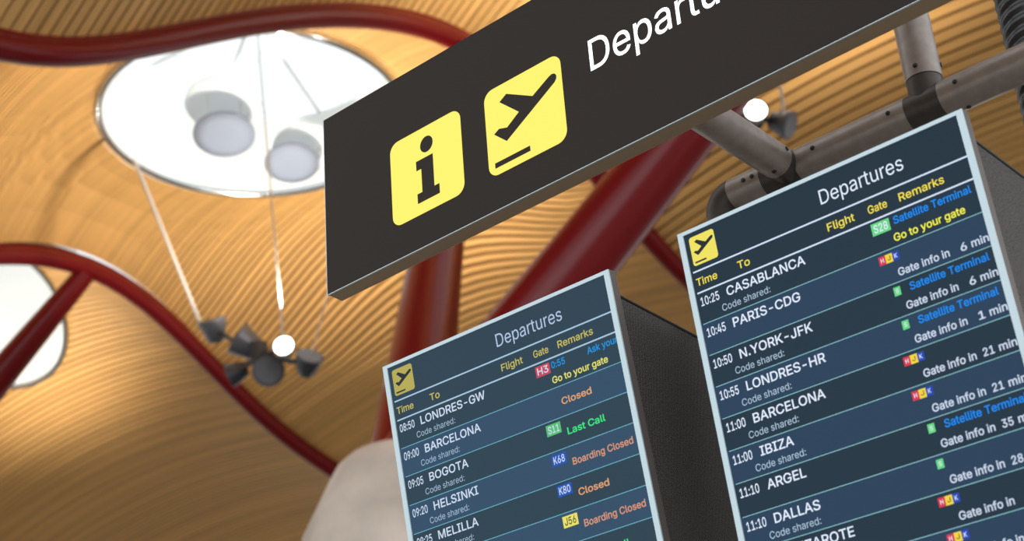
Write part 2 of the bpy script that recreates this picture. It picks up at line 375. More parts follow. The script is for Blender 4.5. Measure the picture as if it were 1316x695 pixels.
# ---------------------------------------------------------------- lettering: outlines of a plain grotesque, per glyph [advance, contours]
GLYPH = json.loads(r'''{"-":[453,[[114,188,337,188,337,244,114,244]]],".":[188,[[104,86,86,86,70,79,57,66,50,50,50,32,57,16,70,3,86,-4,104,-4,121,3,134,16,140,32,140,50,138,59,128,73,121,79]]],"0":[453,[[373,86,384,113,393,144,400,178,404,214,404,294,400,330,393,364,384,395,372,422,358,447,342,467,323,484,302,498,279,508,254,514,227,516,200,514,174,508,151,498,130,484,112,467,95,447,81,422,69,395,60,364,53,330,49,294,49,214,53,178,60,144,69,113,80,86,95,62,111,41,130,24,151,11,174,1,199,-5,227,-7,254,-5,279,1,302,11,323,24,342,41,359,62],[151,422,163,435,177,446,192,453,209,458,227,460,245,458,276,446,303,422,323,387,336,341,343,285,343,223,336,168,323,122,303,87,276,63,245,51,209,51,192,56,177,63,163,74,151,87,140,103,123,144,113,194,109,254,113,314,117,341,123,365,131,387]]],"1":[453,[[276,55,276,509,198,509,86,427,86,358,209,448,212,448,212,55,76,55,76,0,391,0,391,55]]],"2":[453,[[71,405,67,384,66,362,127,362,130,390,145,424,162,441,184,453,209,459,237,459,262,454,293,436,308,419,317,397,320,360,315,337,299,305,248,243,64,47,64,0,389,0,389,57,153,57,153,60,288,202,336,259,365,304,375,331,381,372,380,392,376,411,370,428,350,461,323,486,306,497,288,505,268,511,225,516,182,511,162,505,126,486,98,459,86,442,77,424]]],"3":[453,[[322,184,328,158,328,130,321,104,307,83,287,67,262,56,219,50,191,52,165,59,134,78,120,97,111,119,109,132,44,132,46,111,52,91,70,57,98,30,114,19,152,2,195,-6,243,-6,288,4,309,12,344,36,358,50,370,66,380,84,392,123,392,166,381,205,359,239,344,253,308,276,287,284,239,290,221,289,372,461,372,509,70,509,70,452,288,452,288,448,157,299,157,248,223,247,260,240,275,234,299,217,308,207]]],"4":[453,[[109,166,311,509,247,509,40,158,40,105,282,105,282,0,343,0,343,105,413,105,413,163,343,163,343,318,282,318,282,163,109,163]]],"5":[453,[[309,15,327,27,343,41,357,57,379,95,390,139,390,181,384,215,372,246,355,273,334,296,308,314,279,326,247,333,216,333,190,329,155,315,134,301,151,452,366,452,366,509,96,509,67,253,128,246,156,264,192,275,218,277,248,273,262,269,286,254,306,233,320,208,327,178,327,146,320,117,307,92,288,72,264,58,250,53,208,50,173,60,145,80,132,98,124,119,122,130,60,130,66,93,73,76,94,45,123,21,140,11,159,3,199,-6,221,-7,268,-1]]],"6":[453,[[126,174,132,201,145,225,163,244,186,258,212,264,241,264,267,258,289,244,307,225,320,201,327,173,327,142,320,114,307,90,299,79,279,63,267,56,241,49,212,49,186,56,163,70,153,79,132,114,126,143],[89,261,73,219,65,180,65,138,75,94,84,74,109,40,125,26,161,5,203,-5,226,-7,249,-6,271,-2,310,14,343,39,368,73,384,112,388,134,388,180,378,221,370,240,359,257,332,284,316,295,298,303,257,313,224,314,196,307,175,295,322,509,252,509,118,311]]],"7":[453,[[97,0,165,0,391,449,391,509,62,509,62,452,323,452,323,448]]],"8":[453,[[296,66,272,55,243,50,210,50,180,55,156,66,136,82,123,102,116,126,116,152,123,177,138,199,157,216,182,228,211,234,242,234,270,228,295,216,314,199,329,177,336,152,336,126,329,102,323,91],[72,208,59,181,53,151,53,115,57,96,64,78,86,47,117,21,156,3,201,-6,251,-6,296,3,317,11,352,33,378,62,388,78,395,96,401,135,397,166,387,195,372,220,351,241,327,256,300,265,300,267,318,273,347,293,369,324,376,342,382,380,377,417,361,450,337,477,323,488,288,506,248,514,226,516,184,511,164,506,129,488,114,477,90,450,75,417,70,380,76,342,83,324,105,293,119,282,135,273,153,267,153,265,125,256,101,241,90,231],[151,429,167,444,188,454,226,460,264,454,285,444,308,420,316,399,319,376,316,351,307,330,293,313,274,300,252,292,213,290,178,300,159,313,145,330,136,351,133,376,139,410]]],"9":[453,[[327,335,320,308,307,284,299,273,279,257,254,247,226,243,199,247,174,257,145,284,138,295,126,336,126,367,133,395,145,419,163,438,186,452,199,457,226,460,254,457,279,446,299,429,314,407,324,381,327,366],[363,248,380,290,388,328,388,371,384,393,368,434,343,468,328,482,310,494,271,510,226,516,182,510,162,504,125,483,96,454,75,417,69,397,65,375,65,329,68,307,74,287,94,252,106,237,137,214,175,199,228,195,257,202,276,212,130,0,200,0,334,197]]],":":[188,[[50,325,50,307,57,291,70,278,86,272,104,272,121,278,134,291,140,307,140,325,134,342,113,359,95,362,78,359,63,349,53,334],[104,86,86,86,70,79,57,66,50,50,50,32,57,16,70,3,86,-4,104,-4,121,3,134,16,140,32,140,50,138,59,128,73,121,79]]],"A":[480,[[238,456,287,302,324,199,155,199,206,351],[16,0,85,0,135,142,344,142,395,0,463,0,276,509,201,509]]],"B":[456,[[240,452,283,446,299,439,313,429,323,417,330,403,336,372,333,348,323,326,308,309,277,291,238,285,125,285,125,452],[417,117,417,155,414,173,409,189,394,216,374,237,351,252,327,261,315,262,315,267,347,280,373,301,387,320,392,331,397,358,397,392,394,410,381,442,359,469,345,481,329,491,310,499,266,508,60,509,60,0,275,1,301,4,324,10,344,18,362,28,377,39,390,52,408,83],[125,231,264,230,293,224,317,211,335,194,348,173,355,149,354,120,349,105,341,92,330,80,315,70,296,63,272,58,125,57]]],"C":[510,[[401,136,389,114,375,96,348,74,304,57,280,53,245,54,223,59,203,66,184,76,166,89,137,123,125,145,116,168,109,194,103,254,109,314,116,340,125,364,137,385,150,403,166,419,203,443,223,450,267,456,304,452,327,445,348,435,375,413,389,395,401,373,408,348,473,348,463,385,448,418,427,447,402,471,373,490,340,504,305,513,267,516,235,514,205,508,177,498,150,484,126,466,104,445,86,421,70,393,57,362,48,329,42,293,40,254,42,215,48,179,57,146,70,115,86,88,104,63,126,42,150,25,177,11,205,1,235,-5,267,-7,305,-4,341,5,373,19,416,49,448,91,457,107,469,142,473,160,408,160]]],"D":[502,[[460,293,455,329,446,361,433,391,418,418,399,441,377,461,353,478,325,492,294,501,261,507,225,509,60,509,60,0,219,0,256,2,291,8,322,17,351,31,376,48,398,68,417,92,433,119,446,149,455,181,460,217,462,255],[388,337,398,285,398,226,388,172,379,149,368,128,354,110,337,94,318,81,296,70,272,63,244,58,125,57,125,452,221,452,275,446,299,438,320,428,338,415,354,399,368,381,379,361]]],"E":[419,[[125,452,372,452,372,509,60,509,60,0,375,0,375,57,125,57,125,229,355,229,355,286,125,286]]],"F":[410,[[125,452,369,452,369,509,60,509,60,0,125,0,125,221,346,221,346,278,125,278]]],"G":[520,[[283,256,283,199,415,199,414,180,404,141,396,123,386,107,374,93,345,71,328,63,309,57,269,53,246,54,203,66,184,76,166,90,151,105,137,124,125,145,116,168,109,194,103,254,109,314,116,340,125,364,150,404,183,432,202,443,222,450,265,456,304,452,347,434,365,420,387,393,404,361,408,349,474,349,465,384,458,401,429,445,389,480,358,497,322,509,285,515,265,516,233,514,203,508,175,498,149,484,125,466,103,445,85,421,69,393,57,362,47,329,42,293,40,254,42,215,47,179,57,146,69,116,85,88,104,64,125,43,149,25,176,11,205,1,236,-5,269,-7,298,-5,326,0,352,8,377,19,399,33,419,50,436,69,451,91,463,115,471,141,476,170,478,200,478,256]]],"H":[517,[[392,289,125,289,125,509,60,509,60,0,125,0,125,232,392,232,392,0,457,0,457,509,392,509]]],"I":[300,[[31,452,118,452,118,57,31,57,31,0,269,0,269,57,183,57,183,452,269,452,269,509,31,509]]],"J":[396,[[166,51,149,56,134,64,122,74,111,88,104,104,99,123,98,173,33,173,33,145,36,111,44,81,57,55,75,33,98,15,124,3,153,-4,185,-7,217,-4,246,3,271,15,294,33,313,55,326,81,334,111,336,145,336,509,272,509,272,145,270,123,266,104,258,88,248,74,235,64,220,56,204,51]]],"K":[467,[[364,509,165,293,124,242,125,509,60,509,60,0,125,0,125,167,198,245,372,0,449,0,243,289,448,509]]],"L":[393,[[125,509,60,509,60,0,361,0,361,57,125,57]]],"M":[628,[[482,363,507,438,504,291,504,0,568,0,568,509,476,509,342,158,315,73,277,187,152,509,60,509,60,0,122,0,120,436,170,291,286,0,342,0]]],"N":[523,[[343,183,136,509,60,509,60,0,125,0,122,384,120,431,202,290,387,0,463,0,463,509,399,509,401,82]]],"O":[533,[[448,88,464,115,477,146,486,179,491,215,493,254,491,293,486,329,477,362,464,393,448,421,429,445,408,466,384,484,357,498,329,508,299,514,267,516,235,514,205,508,177,498,150,484,126,466,105,445,86,421,70,393,57,362,48,329,42,293,40,254,42,215,48,179,57,146,70,115,86,88,105,63,126,42,150,25,177,11,205,1,235,-5,267,-7,299,-5,329,1,357,11,384,25,408,42,429,63],[151,404,167,420,184,433,203,443,223,450,267,456,310,450,330,443,349,433,367,420,383,404,396,386,408,365,418,341,425,314,429,286,429,223,425,194,418,168,408,144,396,123,383,105,367,89,349,76,330,66,289,54,245,54,223,59,203,66,184,76,167,89,151,105,137,123,125,144,116,168,109,194,103,254,109,314,116,340,125,364,137,385]]],"P":[445,[[125,0,125,186,263,187,289,191,312,198,332,207,350,219,366,233,379,248,390,265,404,304,409,348,404,391,390,430,379,447,366,462,350,476,312,497,289,503,235,509,60,509,60,0],[344,333,338,306,327,282,297,256,284,250,252,243,125,242,125,452,251,451,268,449,297,439,318,423,333,402,342,376,344,362]]],"R":[449,[[344,338,339,312,334,300,319,281,298,267,269,258,234,255,125,255,125,452,252,451,284,445,298,440,319,425,334,405,342,380,344,367],[399,290,405,309,409,352,405,395,399,415,380,450,367,465,351,478,333,489,290,504,236,509,60,509,60,0,125,0,125,198,246,198,353,0,428,0,314,210,333,217,367,240,380,255]]],"S":[447,[[167,448,194,456,225,459,267,453,286,447,316,426,326,412,334,396,337,378,401,378,399,397,387,433,377,449,351,476,316,498,275,511,227,516,180,511,158,506,119,488,87,463,75,448,65,431,58,413,53,393,52,372,54,348,60,326,71,307,86,289,105,274,128,260,184,239,272,214,307,199,332,179,338,171,345,151,345,126,336,102,321,82,299,66,272,55,224,49,180,55,154,64,132,79,116,98,110,110,104,137,38,137,41,115,46,96,54,77,64,60,76,45,91,31,108,19,149,1,197,-8,252,-8,302,2,343,21,360,34,374,48,396,81,403,99,407,118,407,155,401,185,395,198,379,220,359,238,312,264,169,308,148,319,124,342,116,363,116,387,118,398,129,418,145,435]]],"T":[449,[[32,452,193,452,193,0,257,0,257,452,417,452,417,509,32,509]]],"W":[686,[[462,196,380,509,306,509,205,120,193,61,170,171,82,509,16,509,155,0,230,0,339,413,343,437,363,339,455,0,530,0,670,509,603,509,504,120,492,64]]],"Y":[472,[[236,264,192,344,91,509,16,509,203,208,203,0,268,0,268,208,455,509,381,509,265,318]]],"Z":[438,[[115,56,169,129,397,462,397,509,40,509,40,452,323,453,273,385,42,46,42,0,399,0,399,57]]],"a":[389,[[277,0,337,0,336,272,329,306,315,333,296,353,275,367,227,382,179,384,133,375,104,364,79,346,67,335,48,308,41,291,100,274,107,288,124,307,140,318,171,329,196,331,220,329,240,322,256,311,267,297,275,268,275,248,270,238,244,228,125,211,89,199,67,187,50,171,38,150,31,123,31,90,40,58,57,32,80,12,110,-1,142,-8,176,-8,215,1,244,18,269,45,272,52,277,52],[276,190,275,126,269,104,257,83,239,66,216,53,187,46,149,47,121,56,107,66,94,87,92,105,98,132,117,150,134,159,175,168,239,177]]],"c":[396,[[296,95,277,71,250,54,207,46,173,51,158,57,134,76,115,102,108,117,99,151,96,187,99,224,108,258,115,274,134,300,158,319,189,329,226,329,257,319,281,301,301,269,303,262,362,277,347,312,324,341,284,368,234,383,182,383,137,371,117,360,98,346,82,330,68,312,56,291,46,268,36,216,34,187,40,133,46,108,56,85,68,64,82,46,98,30,117,16,137,6,159,-2,182,-7,221,-8,261,-1,306,21,334,46,354,78,363,102,304,117]]],"d":[424,[[115,101,103,133,97,170,97,209,103,245,115,276,133,301,157,319,187,329,221,329,251,320,275,302,293,278,305,247,311,210,311,169,305,132,293,100,284,86,263,65,236,51,205,47,172,51,158,57,134,76],[79,332,55,293,46,270,39,245,35,218,35,160,39,133,55,84,79,45,94,29,111,16,130,5,172,-7,212,-7,241,-1,263,10,287,31,307,59,313,59,313,0,372,0,372,509,311,509,311,319,306,319,287,346,263,367,241,378,213,384,173,383,151,378,131,371,112,361]]],"e":[404,[[365,91,306,105,292,80,271,61,244,50,212,46,179,50,151,61,128,80,118,92,110,106,100,139,96,169,371,169,368,242,357,282,341,315,331,329,294,361,251,379,221,384,180,383,157,378,135,370,115,359,97,346,67,311,55,290,46,267,39,242,35,215,35,159,46,108,56,85,68,64,82,46,98,30,117,16,138,6,161,-2,185,-7,231,-7,266,-1,283,4,311,19,335,39,353,63],[283,294,298,269,307,237,309,221,97,221,99,241,109,270,125,294,146,313,159,321,173,326,205,330,237,326,263,314]]],"f":[254,[[174,529,148,524,124,513,104,496,89,474,84,461,81,432,81,379,6,379,6,327,81,327,81,0,142,0,142,327,228,327,228,379,142,379,142,431,149,452,154,460,171,470,200,474,215,472,227,468,243,521,207,529]]],"g":[425,[[291,-136,324,-117,350,-90,360,-73,367,-54,371,-32,372,379,313,379,313,319,308,319,281,353,264,367,242,378,213,384,173,383,131,371,112,361,80,332,66,314,46,271,39,246,35,220,35,163,39,136,46,112,55,90,80,53,95,39,132,17,152,10,173,6,212,5,241,11,263,21,287,41,306,68,311,68,310,-28,304,-47,295,-62,282,-75,267,-85,249,-92,229,-96,192,-97,165,-92,136,-78,110,-53,101,-41,51,-69,64,-91,93,-119,119,-134,168,-148,207,-151,251,-147],[134,302,145,312,158,320,188,329,222,329,251,320,275,303,293,278,300,264,309,231,312,212,312,172,305,137,300,121,285,95,264,75,237,63,205,59,172,63,158,68,134,85,116,108,103,138,97,173,97,212,103,246,115,277]]],"h":[410,[[184,326,210,329,229,328,246,323,260,315,273,304,283,291,290,275,295,256,296,0,357,0,356,264,348,304,341,321,332,336,309,360,280,376,246,383,207,383,187,379,169,372,152,362,137,349,114,315,114,509,53,509,53,0,114,0,114,243,121,271,126,283,141,303,150,311]]],"i":[167,[[60,517,48,506,42,491,42,475,48,461,60,449,75,444,92,444,107,449,119,461,126,475,126,491,119,506,100,521,84,524,75,523],[53,379,53,0,114,0,114,379]]],"k":[381,[[360,379,284,379,121,212,114,212,114,509,53,509,53,0,114,0,114,141,154,178,294,0,372,0,201,216]]],"l":[189,[[130,54,120,62,115,77,114,509,53,509,54,65,58,47,74,20,86,10,101,3,119,-1,181,3,170,54,146,52]]],"m":[610,[[114,0,114,253,121,278,132,299,148,314,168,325,188,330,215,329,229,326,242,320,262,301,269,288,273,275,274,0,335,0,336,259,345,290,365,314,395,328,419,330,447,326,460,321,473,313,483,302,490,289,494,273,496,254,496,0,557,0,556,276,553,296,548,313,532,342,522,354,497,372,468,383,437,386,394,380,368,369,347,353,329,332,322,321,317,309,309,331,299,347,287,361,273,372,257,380,239,385,207,386,172,376,141,355,132,346,112,310,112,379,53,379,53,0]]],"n":[410,[[184,326,210,329,229,328,246,323,260,315,273,304,283,291,290,275,295,256,296,0,357,0,356,264,348,304,341,321,332,336,309,360,280,376,246,383,207,383,187,379,169,372,152,362,137,349,124,332,112,312,112,379,53,379,53,0,114,0,114,243,121,271,126,283,141,303,150,311]]],"o":[415,[[347,64,359,85,369,108,376,133,380,159,380,216,376,243,369,268,359,291,347,312,333,330,317,346,299,360,278,371,233,383,182,383,137,371,117,360,98,346,82,330,68,312,56,291,46,268,36,216,34,187,40,133,46,108,56,85,68,64,82,46,98,30,117,16,137,6,159,-2,182,-7,233,-7,256,-2,299,16,317,30,333,46],[134,300,158,319,189,329,226,329,257,319,282,300,300,274,312,242,318,206,318,169,312,134,307,117,292,89,282,76,257,57,242,51,207,46,173,51,158,57,134,76,115,102,108,117,99,151,96,187,99,224,108,258,115,274]]],"p":[424,[[125,115,113,169,113,210,120,247,132,278,140,291,161,312,174,320,203,329,237,329,253,325,280,311,301,290,316,261,325,227,328,189,325,151,316,117,301,88,291,76,267,57,253,51,220,47,188,51,174,57,150,75,140,86],[274,378,252,383,212,384,183,378,161,367,137,346,118,319,112,319,112,379,53,379,53,-143,114,-143,114,59,118,59,138,31,162,10,184,-1,213,-7,252,-7,274,-2,294,5,313,16,330,29,346,45,370,84,379,108,389,160,389,218,379,270,370,293,359,313,345,332,313,361,294,371]]],"r":[259,[[243,322,243,384,196,384,166,375,140,358,122,335,115,321,112,321,112,379,53,379,53,0,114,0,114,250,126,284,140,301,159,315,182,323,213,326]]],"s":[365,[[157,227,133,237,117,250,112,258,109,277,110,289,114,299,131,317,156,329,187,333,219,328,232,323,243,316,258,298,268,277,324,290,314,316,299,339,279,358,254,372,239,378,206,384,167,384,131,377,100,363,75,343,65,332,51,305,47,274,48,255,53,237,61,222,72,208,87,196,104,186,125,177,237,147,254,136,265,121,268,103,267,91,255,71,232,55,200,46,165,46,136,54,124,60,105,79,94,107,36,94,45,63,62,38,72,27,98,10,112,3,145,-5,182,-8,223,-5,260,6,290,24,312,47,321,61,330,90,330,125,325,142,317,158,306,171,292,183,275,194,254,202]]],"t":[227,[[213,2,202,54,170,50,150,53,142,56,136,61,128,76,126,98,126,327,204,327,204,379,126,379,126,471,65,471,65,379,6,379,6,327,65,327,65,93,67,71,72,52,80,35,92,21,107,10,125,2,145,-3,203,-1]]],"u":[410,[[127,89,119,105,115,123,114,379,53,379,54,116,62,76,69,59,78,44,101,20,130,4,146,-1,182,-5,203,-4,222,0,240,7,257,17,272,30,286,47,298,70,298,0,357,0,357,379,296,379,295,137,289,109,276,86,259,69,238,57,213,51,200,50,164,56,150,64,137,75]]],"y":[389,[[198,-72,371,379,305,379,202,87,194,58,165,155,84,379,17,379,163,-1,141,-58,124,-80,104,-89,80,-89,61,-86,47,-139,91,-145,117,-143,139,-136,159,-124,177,-107]]]," ":[188,[]]}''')
CAP = 0.509
def text_mesh(s, bold=0.0):
    """returns (vertices, faces) of a line of text, cap height 1, starting at ink x = 0, and its ink width"""
    x = 0.0; loops = []
    for ch in s:
        adv, cs = GLYPH[ch]
        for c in cs:
            q = [((c[2*i]/1000+x)/CAP, c[2*i+1]/1000/CAP) for i in range(len(c)//2)]
            q = [p for i, p in enumerate(q) if abs(p[0]-q[i-1][0])+abs(p[1]-q[i-1][1]) > 0.003]
            loops.append(q)
        x += adv/1000
    def area_(q): return sum(q[i-1][0]*q[i][1]-q[i][0]*q[i-1][1] for i in range(len(q)))/2
    def inside(p, q):
        c = False
        for i in range(len(q)):
            (x0, y0), (x1, y1) = q[i-1], q[i]
            if (y0 > p[1]) != (y1 > p[1]) and p[0] < (x1-x0)*(p[1]-y0)/(y1-y0)+x0: c = not c
        return c
    depth = [sum(inside(q[0], r) for r in loops if r is not q) for q in loops]
    out = []
    for q, dpt in zip(loops, depth):
        if (area_(q) > 0) != (dpt % 2 == 0): q = q[::-1]       # outlines anticlockwise, holes clockwise
        if bold:
            n = len(q); r = []
            for i in range(n):
                (ax, ay), (bx, by), (cx, cy) = q[i-1], q[i], q[(i+1) % n]
                d1 = math.hypot(bx-ax, by-ay); d2 = math.hypot(cx-bx, cy-by)
                n1 = ((by-ay)/d1, -(bx-ax)/d1); n2 = ((cy-by)/d2, -(cx-bx)/d2)
                k = 1+n1[0]*n2[0]+n1[1]*n2[1]; k = max(k, 0.5)
                r.append((bx+(n1[0]+n2[0])/k*bold, by+(n1[1]+n2[1])/k*bold))
            q = r
        out.append(q)
    V = []; F = []
    for i, q in enumerate(out):
        if depth[i] % 2: continue
        grp = [q]+[h for j, h in enumerate(out) if depth[j] == depth[i]+1 and inside(loops[j][0], loops[i])]
        pts = []; ed = []
        for g in grp:
            o = len(pts); pts += [Vector(p) for p in g]; ed += [(o+k, o+(k+1) % len(g)) for k in range(len(g))]
        vo, _, fo, _, _, _ = delaunay_2d_cdt(pts, ed, [], 0, 1e-5)
        b = len(V); V += [(p.x, p.y) for p in vo]
        for t in fo:
            cx = sum(vo[k].x for k in t)/len(t); cy = sum(vo[k].y for k in t)/len(t)
            if sum(inside((cx, cy), g) for g in grp) == 1: F.append(tuple(b+k for k in t))
    lo = min(v[0] for v in V); hi = max(v[0] for v in V)
    return [(v[0]-lo, v[1]) for v in V], F, hi-lo
def put_text(mb, s, u0, base, cap, m, y, u1=None, kx=1.0, bold=0.0):
    """write s into mb (local XZ plane at depth y) from u0 (to u1), baseline at z = base"""
    V, F, w = text_mesh(s, bold)
    sx = (u1-u0)/w if u1 is not None else cap*kx
    mb.add([(u0+x*sx, y, base+z*cap) for x, z in V], F, m)
    return u0+w*sx

# ---------------------------------------------------------------- overhead sign
CHAR = noisy(mat('sign_face_dark_brown', srgb(47, 40, 36), 0.6, spec=0.06), (1, 1, 1), 2, 900, 0.9, 1.1)
HOUS = noisy(mat('sign_housing_brown', srgb(168, 147, 122), 0.6, spec=0.3), (1, 1, 1), 2, 700, 0.92, 1.08)
EDGE = mat('bright_trim', (0.62, 0.70, 0.72, 1), 0.3, metal=0.6)
YEL = mat('backlit_yellow', (0.05, 0.045, 0.01, 1), 0.4, spec=0.1, emit=srgb(254, 238, 106), strength=1.0)
WLET = mat('backlit_white', (0.9, 0.9, 0.9, 1), 0.4, emit=(1.0, 0.985, 1.0, 1), strength=1.05)
SX, SZ, SHT, STH, SLEN = -2.573, 2.327+CZ, 0.4789, 0.0474, 2.45
sign = empty('departures_sign', (SX, 2.5, SZ-SHT), 'long dark brown overhead sign with lit yellow icons and the word Departures', 'sign')
# local: x along the sign, y into its depth, z up from the bottom edge
b = MB(); b.box(0, SLEN, 0.004, STH, 0, SHT, HOUS); bevel(b.build('housing', sign), 0.002)
b = MB(); b.box(0.0015, SLEN-0.0015, 0.0, 0.004, 0.0022, SHT-0.001, CHAR); b.build('face_panel', sign)
b = MB(); b.box(0, SLEN, -0.0006, 0.004, -0.0005, 0.0006, EDGE); b.box(-0.0005, 0.0005, -0.0006, 0.004, 0, SHT, EDGE); b.build('edge_trim', sign, label='thin bright metal edge trim')
def zz(v): return SHT-v
def tile(u0, u1, lab):
    m = MB(); m.prism(rrect(u0, u1, zz(0.3946), zz(0.1752), 0.026), -0.0012, 0.002, YEL); return m.build('icon_panel', sign, label=lab)
t1 = tile(0.2188, 0.4379, 'backlit yellow panel with the letter i')
GL = -0.0016
m = MB()
m.prism([(0.333+0.0195*math.cos(2*math.pi*k/28), zz(0.2228)+0.0207*math.sin(2*math.pi*k/28)) for k in range(28)], GL, -0.0008, CHAR)
m.prism([(u, zz(v)) for u, v in [(0.2985, 0.2555), (0.3505, 0.2555), (0.3505, 0.3405), (0.3655, 0.3405), (0.3655, 0.3655), (0.298, 0.3655), (0.298, 0.3405), (0.3135, 0.3405), (0.3135, 0.280), (0.2985, 0.280)]], GL, -0.0008, CHAR)
m.build('letter_i', t1)
PLANE = [(0.567, 0.324), (0.533, 0.292), (0.548, 0.284), (0.571, 0.291), (0.607, 0.268), (0.555, 0.218), (0.576, 0.206), (0.648, 0.247), (0.696, 0.2215), (0.705, 0.2185), (0.7125, 0.2205), (0.717, 0.227), (0.7165, 0.235), (0.711, 0.242)]
t2 = tile(0.5111, 0.7304, 'backlit yellow panel with a departing aeroplane')
m = MB(); m.prism([(u, zz(v)) for u, v in PLANE], GL, -0.0008, CHAR); m.build('aeroplane_symbol', t2)
m = MB(); m.prism([(u, zz(v)) for u, v in [(0.5295, 0.3645), (0.6295, 0.3645), (0.6295, 0.3775), (0.5295, 0.3775)]], GL, -0.0008, CHAR); m.build('runway_bar', t2)
m = MB()
V, F, wdu = text_mesh('Departu'); 
put_text(m, 'Departures', 0.808, zz(0.2625), 0.0765, WLET, -0.0006, kx=(1.139-0.808)/wdu/0.0765, bold=0.004)
m.build('lettering', sign, label='backlit white word Departures')

# ---------------------------------------------------------------- tubular sign frame
TUBE = noisy(mat('brushed_grey_tube', (0.36, 0.305, 0.275, 1), 0.40, metal=0.3, spec=0.5), (1, 1, 1), 4, 40, 0.88, 1.1)
FIT = noisy(mat('dark_tube_fitting', (0.085, 0.072, 0.064, 1), 0.45, metal=0.3, spec=0.4), (1, 1, 1), 4, 40, 0.85, 1.12)
SCREW = mat('black_screw', (0.02, 0.017, 0.015, 1), 0.5)
R = 0.0385; PY, PZ = 2.9, 1.89+CZ
fx, fz = -1.735, 0.0
frame = empty('tubular_sign_frame', (fx, PY, 0), 'grey tubular frame with dark joints carrying the overhead sign', 'frame')
FO = Vector((fx, PY, 0))
def tub(name, pts, mtl, r=R, lab=None):
    m = MB(); m.tube([Vector(p)-FO for p in pts], r, mtl, n=36)
    o = m.build(name, frame)
    if lab: o['label'] = lab
    return o
def lin(a, b, n=2): a, b = Vector(a), Vector(b); return [a.lerp(b, i/(n-1)) for i in range(n)]
main_l = tub('tube', lin((-1.700, PY, PZ), (-1.614, PY, PZ)), TUBE)
main_m = tub('tube', lin((-1.527, PY, PZ), (-1.258, PY, PZ)), TUBE)
main_r = tub('tube', lin((-1.181, PY, PZ), (0.45, PY, PZ)), TUBE)
strut = tub('tube', lin((-1.555, 2.5474, PZ), (-1.555, 2.845, PZ)), TUBE)
post = tub('tube', lin((-1.217, PY, PZ+0.062), (-1.217, PY, PZ+1.2)), TUBE)
leg = tub('tube', lin((fx, PY, 0.0), (fx, PY, PZ-0.062)), TUBE)
leg2 = tub('tube', lin((0.45, PY, 0.0), (0.45, PY, PZ-0.062)), TUBE)
# second strut further right, hidden behind the sign, tying its top to the upright
tub('tube', lin((-1.217, 2.5474, PZ+0.30), (-1.217, PY-0.02, PZ+0.30)), TUBE, R*0.8)
elb = [(-1.700, PY, PZ)]+[(-1.700+0.035*(-math.sin(a)), PY, PZ-0.035+0.035*math.cos(a)) for a in [i*math.pi/2/10 for i in range(1, 11)]]+[(fx, PY, PZ-0.062)]
tub('elbow', elb, FIT, R*1.01)
m = MB(); m.tube([Vector(p)-FO for p in lin((-1.614, PY, PZ), (-1.527, PY, PZ))], R*1.005, FIT, n=36)
m.tube([Vector(p)-FO for p in lin((-1.555, 2.838, PZ), (-1.555, PY, PZ))], R*0.96, FIT, n=36); m.build('tee_fitting', frame, label='dark joint below the forward strut')
m = MB(); m.tube([Vector(p)-FO for p in lin((-1.258, PY, PZ), (-1.181, PY, PZ))], R*1.005, FIT, n=36)
m.tube([Vector(p)-FO for p in lin((-1.217, PY, PZ), (-1.217, PY, PZ+0.07))], R*0.96, FIT, n=36); m.build('tee_fitting', frame, label='dark joint below the upright tube')
tub('elbow', [(0.44, PY, PZ), (0.46, PY, PZ), (0.45, PY, PZ-0.065)], FIT, R*1.01)
for tb, p, n in ((post, (-1.2128, 2.8617, 1.9711), (0.108, -0.994, 0)), (post, (-1.1805, 2.9148, 1.9818), (0.949, 0.384, 0)), (main_r, (-1.1382, 2.8617, 1.8937), (0, -0.995, 0.097)),
                 (main_r, (-1.1371, 2.9015, 1.8515), (0, 0.039, -0.999)), (main_m, (-1.2921, 2.8616, 1.8925), (0, -0.998, 0.065)), (main_m, (-1.4746, 2.8616, 1.8932), (0, -0.996, 0.084)),
                 (main_l, (-1.6516, 2.8616, 1.8927), (0, -0.998, 0.069)), (main_l, (-1.6293, 2.8616, 1.8925), (0, -0.998, 0.065)), (strut, (-1.5172, 2.8289, 1.8971), (0.983, 0, 0.185)), (strut, (-1.5496, 2.8188, 1.8519), (0.141, 0, -0.99))):
    P = Vector((p[0], p[1], p[2]+CZ))-FO; N = Vector(n).normalized()
    m = MB(); m.tube([P-N*0.004, P+N*0.0022, P+N*0.0022, P+N*0.0004], [0.0054, 0.0050, 0.0024, 0.0022], SCREW, n=14); m.build('screw', tb)

# ---------------------------------------------------------------- ribbed cable hose
HOSE = mat('black_ribbed_hose', (0.012, 0.012, 0.013, 1), 0.3, spec=0.6)
m = MB(); hx, hy, hr = -1.096, 3.20, 0.042
n = 36; rings = []; z0, z1 = 0.0, 5.2; step = 0.004; nz = int((z1-z0)/step)
V = []; F = []
for i in range(nz+1):
    z = z0+step*i
    for k in range(n):
        a = 2*math.pi*k/n
        r = hr+0.0035*math.sin(2*math.pi*(z/0.030)-3*a)
        V.append((r*math.cos(a), r*math.sin(a), z))
    if i:
        o = (i-1)*n
        for k in range(n): F.append((o+k, o+(k+1) % n, o+n+(k+1) % n, o+n+k))
m.add(V, F, HOSE, True)
ho = m.build('cable_hose', label='thick black ribbed cable hose hanging behind the frame at the right edge', category='hose'); ho.location = (hx, hy, 0)

